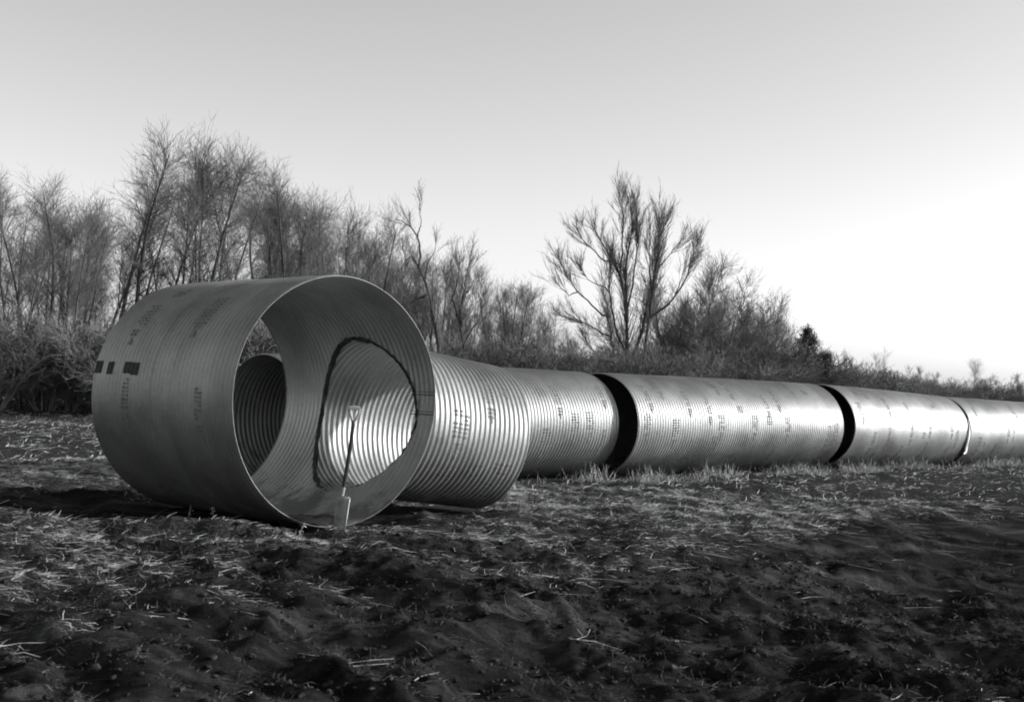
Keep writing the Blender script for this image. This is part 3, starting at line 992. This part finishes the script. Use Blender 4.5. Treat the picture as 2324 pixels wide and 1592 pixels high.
# hero tree and leaning tree: limbs drawn one by one, spread in depth
def custom_tree(name, limbs, d, scale_px, org_px, rad, label, n1, n2, n3, l1, tr, spread=0.9, cat='tree', bark=None, tw=None, startf=0.35):
    base = place_px(org_px[0] + limbs[0][0][0] * scale_px, org_px[1] + limbs[0][0][1] * scale_px, d)
    gz = float(height(base[0], base[1]))
    t = empty(name, (base[0], base[1], gz))
    tag(t, label, cat)
    wood, twig = Tubes(), Tubes()
    done = {}
    for li, L in enumerate(limbs):
        q0 = tuple(L[0])
        yo = done.get(q0, None)
        ya = rng.uniform(-spread, spread) if yo is None else yo + rng.uniform(-spread, spread) * 0.7
        y_start = 0.0 if yo is None else yo
        pts = []
        n = len(L)
        for k, (cx, cy) in enumerate(L):
            dy = y_start + (ya - y_start) * k / (n - 1)
            p = place_px(org_px[0] + cx * scale_px, org_px[1] + cy * scale_px, d + dy)
            pts.append(p - np.array([base[0], base[1], gz]))
            done[(cx, cy)] = dy
        if yo is None:
            pts[0][2] = min(pts[0][2], -0.1); pts.insert(0, np.array([pts[0][0] * 0.6, pts[0][1], -0.3]))
        pts = np.array(pts)
        # resample
        s = np.r_[0, np.cumsum(np.linalg.norm(np.diff(pts, axis=0), axis=1))]
        m_ = 12
        q = np.linspace(0, s[-1] * 0.88, m_)
        pts = np.stack([np.interp(q, s, pts[:, c]) for c in range(3)], 1)
        pts[1:-1] += rng.normal(0, 0.015, (m_ - 2, 3))
        r0, r1 = rad[li] if isinstance(rad[li], tuple) else (rad[li], rad[li] * 0.16)
        wood.add(pts, np.linspace(r0, r1, m_), 6)
        frac = s[-1] / 7.0
        sprout(pts, r0, r1, wood, twig, max(3, int(n1 * frac)), l1, n2, l1 * 0.42, n3, l1 * 0.25, startf, 0.31, 0.10, tr)
    mt, mc = finish(name, wood, twig, bark, tw)
    link('trunk', mt, t); link('crown', mc, t)
    return t


K = 0.4398 / 1.2703                    # crop pixel -> frame pixel
HERO = [
    [(590, 1430), (578, 1280), (585, 1150), (575, 1000), (560, 860), (540, 780), (490, 680), (430, 590), (380, 500), (320, 420), (285, 340)],
    [(600, 1430), (590, 1200), (580, 1020), (572, 850), (578, 700), (590, 610), (622, 500), (620, 380), (592, 260), (588, 140)],
    [(580, 1020), (610, 900), (625, 800), (640, 660), (655, 560), (652, 450), (640, 330), (655, 230)],
    [(612, 1430), (625, 1300), (690, 1120), (715, 980), (735, 880), (770, 760), (790, 640), (800, 500), (795, 380), (765, 290), (722, 180)],
    [(690, 1430), (710, 1200), (735, 1060), (745, 900), (780, 720), (795, 560), (830, 450), (850, 340), (850, 250)],
    [(735, 1060), (830, 990), (900, 920), (960, 820), (1000, 730), (1030, 640), (1048, 540)],
    [(580, 1430), (500, 1290), (480, 1180), (460, 1050), (440, 930), (420, 800)],
    [(578, 1280), (520, 1180), (490, 1040), (470, 900), (475, 760), (480, 640), (492, 540)],
    [(480, 1180), (440, 1170), (360, 1120), (270, 1080), (200, 1060), (120, 1062)],
    [(460, 1050), (420, 1040), (340, 960), (260, 890), (200, 800), (150, 700), (137, 640)],
    [(260, 890), (200, 910), (150, 860), (110, 815)],
    [(500, 1290), (460, 1340), (380, 1290), (320, 1220), (305, 1165)],
    [(540, 780), (555, 650), (555, 540), (560, 400), (545, 280), (522, 180)],
    [(745, 900), (735, 750), (735, 600), (747, 480)],
    [(490, 680), (430, 690), (370, 620), (300, 560), (268, 470)],
    [(470, 900), (440, 860), (360, 830), (290, 770), (270, 700)],
    [(900, 920), (930, 830), (960, 740), (1010, 680)],
    [(770, 760), (830, 680), (900, 620), (950, 560)],
]
HR = [0.10, 0.085, 0.04, 0.095, 0.085, 0.045, 0.075, 0.05, 0.035, 0.04, 0.025, 0.035, 0.04, 0.035, 0.035, 0.03, 0.03, 0.03]
custom_tree('tall_bare_tree', HERO, 50.0, K, (1550 / 1.2703, 450 / 1.2703), HR,
            'tallest bare tree with many upright limbs, standing alone above the first dark gap', 58, 6, 1, 1.2, 0.0055)
LEAN = [
    [(850, 1330), (825, 1200), (800, 1100), (785, 1000), (765, 900), (735, 810), (700, 720), (650, 650), (622, 590), (560, 545)],
    [(700, 720), (705, 600), (690, 530), (650, 470), (590, 430), (510, 390)],
    [(690, 530), (712, 450), (697, 350)],
    [(765, 900), (690, 935), (640, 960), (605, 1005)],
    [(735, 810), (760, 700), (800, 620), (810, 560)],
]
custom_tree('leaning_bare_tree', LEAN, 46.0, K, (900 / 1.2703, 450 / 1.2703), [(0.13, 0.02), 0.05, 0.03, 0.045, 0.04],
            'dark bare trunk leaning and curving left just behind the large pipe', 18, 6, 2, 1.2, 0.0055)
FORK = [
    [(1000, 1370), (990, 1230), (968, 1110), (950, 1050), (975, 970), (1010, 900), (1060, 820), (1110, 740)],
    [(950, 1050), (920, 930), (955, 800), (960, 690)],
    [(990, 1230), (1040, 1150), (1090, 1080), (1130, 980)],
    [(975, 970), (1000, 860), (1010, 760), (1050, 650)],
]
custom_tree('forked_bare_tree', FORK, 47.0, K, (900 / 1.2703, 450 / 1.2703), [(0.11, 0.02), 0.05, 0.04, 0.04],
            'forked bare tree with a dark crooked trunk over the branch pipe', 26, 7, 3, 1.2, 0.0055)

# individually described trees: kind, px of the top, py of the top, depth, label
NAMED = [
    ('twin', 70, 395, 37, 'tall dense bare tree at the far left edge'),
    ('poles', 130, 455, 38, 'bare tree second from the left edge, slim upright top'),
    ('vase', 232, 462, 39, 'spreading bare tree left of the bright sky gap'),
    ('twin', 415, 305, 41, 'tallest bare tree of the left thicket, open crown'),
    ('poles', 482, 312, 42, 'tall bare tree with slender parallel stems over the left end of the large pipe'),
    ('twin', 560, 350, 42, 'tall bare tree with a single central stem over the large pipe'),
    ('vase', 622, 388, 43, 'bare tree with a fan of limbs over the large pipe'),
    ('single', 722, 440, 44, 'bare tree just left of the top of the large mouth'),
    ('bushy', 1640, 615, 57, 'dense round many stemmed bare tree right of the tallest tree'),
    ('bushy', 1578, 585, 60, 'dense bare tree between the tallest tree and the round one'),
    ('bushy', 1712, 668, 61, 'lower dense bare tree on the right shoulder of the round one'),
    ('poles', 1775, 725, 66, 'small bare tree left of the dark evergreen'),
    ('sapling', 2000, 792, 112, 'pale thin sapling standing above the far low thicket'),
    ('bushy', 2078, 832, 125, 'rounded far thicket tree above the bright pipe'),
    ('bushy', 2118, 846, 128, 'rounded far thicket tree right of its larger neighbour'),
    ('single', 2212, 812, 120, 'slim dark far tree near the right edge'),
    ('twin', 2160, 868, 126, 'low far bare tree between the rounded thicket and the slim dark tree'),
    ('vase', 2250, 850, 118, 'far bare tree at the right edge of the skyline'),
]
for kd, px, py, d, lb in NAMED:
    plant(kd, px, py, d, lb)
GL = 'slender bare trees of the left thicket'
for k, (px, py, d) in enumerate([(20, 420, 36), (100, 500, 40), (180, 500, 41), (270, 520, 42), (330, 420, 44), (365, 380, 45), (450, 370, 46), (520, 400, 47), (590, 430, 48), (660, 420, 46), (700, 500, 49)]):
    plant(('poles', 'vase', 'twin')[k % 3], px, py, d, 'slender bare tree crowded among the tall trees of the left thicket', GL)
LM = ['slender bare tree rising behind the top of the large mouth, left of its middle', 'thin bare tree behind the right shoulder of the large mouth', 'slim bare tree between the large mouth and the leaning trunk', 'thin sapling crossing the upper branches of the leaning trunk',
      'slender bare tree just right of the leaning trunk', 'thin sapling crossing the crown of the forked tree', 'wide topped bare tree right of the forked tree', 'thin sapling over the open end of the branch pipe',
      'slender bare tree above the left end of the first row pipe', 'thin sapling above the middle of the first row pipe', 'low wide bare tree in the gap left of the tallest tree']
GM = 'thin pale bare trees behind the large mouth and branch'
for k, (px, py, d) in enumerate([(780, 470, 47), (830, 490, 48), (872, 485, 50), (905, 500, 51), (1010, 575, 50), (1062, 580, 52), (1105, 612, 52), (1150, 640, 53), (1195, 650, 54), (1240, 668, 55), (1285, 745, 56)]):
    plant(('poles', 'sapling', 'vase', 'sapling')[k % 4], px, py, d, LM[k], GM)
LR = ['low dense bare tree under the right limbs of the tallest tree', 'dense bare tree filling the gap right of the tallest tree', 'dense bare tree hidden in the left side of the round one', 'dense bare tree hidden in the right side of the round one',
      'dense low bare tree under the right shoulder of the round one', 'dense low bare tree just left of the evergreen', 'low shrubby tree just right of the evergreen', 'low dense tree above the second dark gap', 'low spreading tree right of the second dark gap',
      'low shrubby tree where the thicket skyline levels out', 'low dense tree right of the pale thin sapling', 'low dense far tree beside the right edge', 'low far tree cut off by the right edge']
GM2 = 'faint saplings filling the line behind the branch'
for k in range(20):
    px = 800 + k * 26 + rng.uniform(-10, 10)
    py = np.interp(px, [780, 950, 1050, 1150, 1300], [520, 540, 620, 665, 745]) + rng.uniform(-10, 70)
    plant(('sapling', 'poles', 'sapling', 'vase')[k % 4], px, py, rng.uniform(52, 62), 'faint slender bare sapling deep in the line behind the branch', GM2)
GR = 'low bare trees of the receding right thicket'
for k, (px, py, d) in enumerate([(1500, 760, 58), (1545, 690, 62), (1605, 650, 66), (1680, 690, 66), (1745, 730, 70), (1800, 770, 74), (1868, 800, 80), (1905, 800, 84), (1940, 818, 90), (1985, 838, 98), (2030, 860, 105), (2285, 862, 122), (2320, 850, 118)]):
    plant(('bushy', 'vase', 'shrub')[k % 3] if px > 1990 else 'bushy', px, py, d, LR[k], GR, wide=0.6 if 1690 < px < 1990 else 1.0)


# evergreen: trunk, limbs and many needle sprays
def evergreen(px, py, d, label, wide=0.36):
    top = place_px(px, py, d)
    gz = float(height(top[0], top[1]))
    h = top[2] - gz
    t = empty('evergreen_tree', (top[0], top[1], gz))
    tag(t, label, 'tree')
    wood = Tubes()
    wood.add(wander((0, 0, -0.1), (0.05, 0, 1), h, 8, 0.04, 0.05), np.linspace(0.09, 0.015, 8), 6)
    V, F, off = [], [], 0
    for k in range(120):
        s = rng.random() ** 0.8
        z = h * (0.12 + 0.86 * s)
        az = rng.uniform(0, 6.28)
        L = wide * h * (1.02 - s) ** 0.8 * rng.uniform(0.35, 1.1) + 0.15
        pts = wander((0, 0, z), (math.cos(az), math.sin(az), 0.45), L, 5, 0.16, 0.06)
        wood.add(pts, np.linspace(0.02, 0.006, 5), 3)
        n = 34
        f = rng.uniform(0.25, 1.0, n)
        P = np.array([pts[min(int(x * 4), 3)] * (1 - (x * 4 - int(x * 4))) + pts[min(int(x * 4) + 1, 4)] * (x * 4 - int(x * 4)) for x in f]) + rng.normal(0, 0.07, (n, 3))
        v, q = ribbons(P, rng.uniform(0, 6.28, n), rng.normal(0.4, 0.5, n), rng.uniform(0.12, 0.3, n), rng.uniform(0.02, 0.05, n), rng.normal(0.3, 0.4, n), rng.normal(0, 0.4, n))
        V.append(v); F.append(q + off); off += len(v)
    link('trunk', wood.mesh('evergreen_trunk', M_BARK), t)
    link('crown', mesh_np('evergreen_crown', np.concatenate(V), np.concatenate(F), False, [M_LEAF]), t)


evergreen(1835, 745, 62, 'dark ragged evergreen tree right of the dense bare trees')
evergreen(1872, 806, 62.5, 'small dark evergreen at the right foot of the larger one', 0.3)

# brush in front of the trees, one shrub after another
GS = 'leafless shrubs along the foot of the left thicket'
for k in range(26):
    px = 10 + k * 27 + rng.uniform(-12, 12)
    d = rng.uniform(34, 41)
    py = 770 - 60 * math.exp(-(px / 120) ** 2) + rng.uniform(-55, 40)
    plant('shrub_pale' if k % 3 else 'shrub', px, py, d, 'leafless tangled shrub at the foot of the left thicket', GS, wide=1.3, name='shrub', cat='shrub')
GS2 = 'leafless shrubs behind the branch and first row pipe'
for k in range(22):
    px = 960 + k * 25 + rng.uniform(-10, 10)
    plant('shrub', px, 800 + rng.uniform(-40, 22), rng.uniform(45, 52), 'leafless low shrub behind the branch and the first row pipe', GS2, wide=1.5, name='shrub', cat='shrub')
GS3 = 'leafless shrubs behind the middle and far pipes'
for k in range(34):
    px = 1440 + k * 27 + rng.uniform(-10, 10)
    d = np.interp(px, [1440, 1750, 1950, 2100, 2323], [52, 60, 82, 112, 118]) + rng.uniform(-3, 3)
    py = np.interp(px, [1440, 1750, 1850, 1950, 2050, 2323], [800, 790, 815, 850, 868, 880]) + rng.uniform(-14, 12)
    plant('shrub', px, py, d, 'leafless low shrub behind the middle and far pipes', GS3, wide=1.7, name='shrub', cat='shrub')
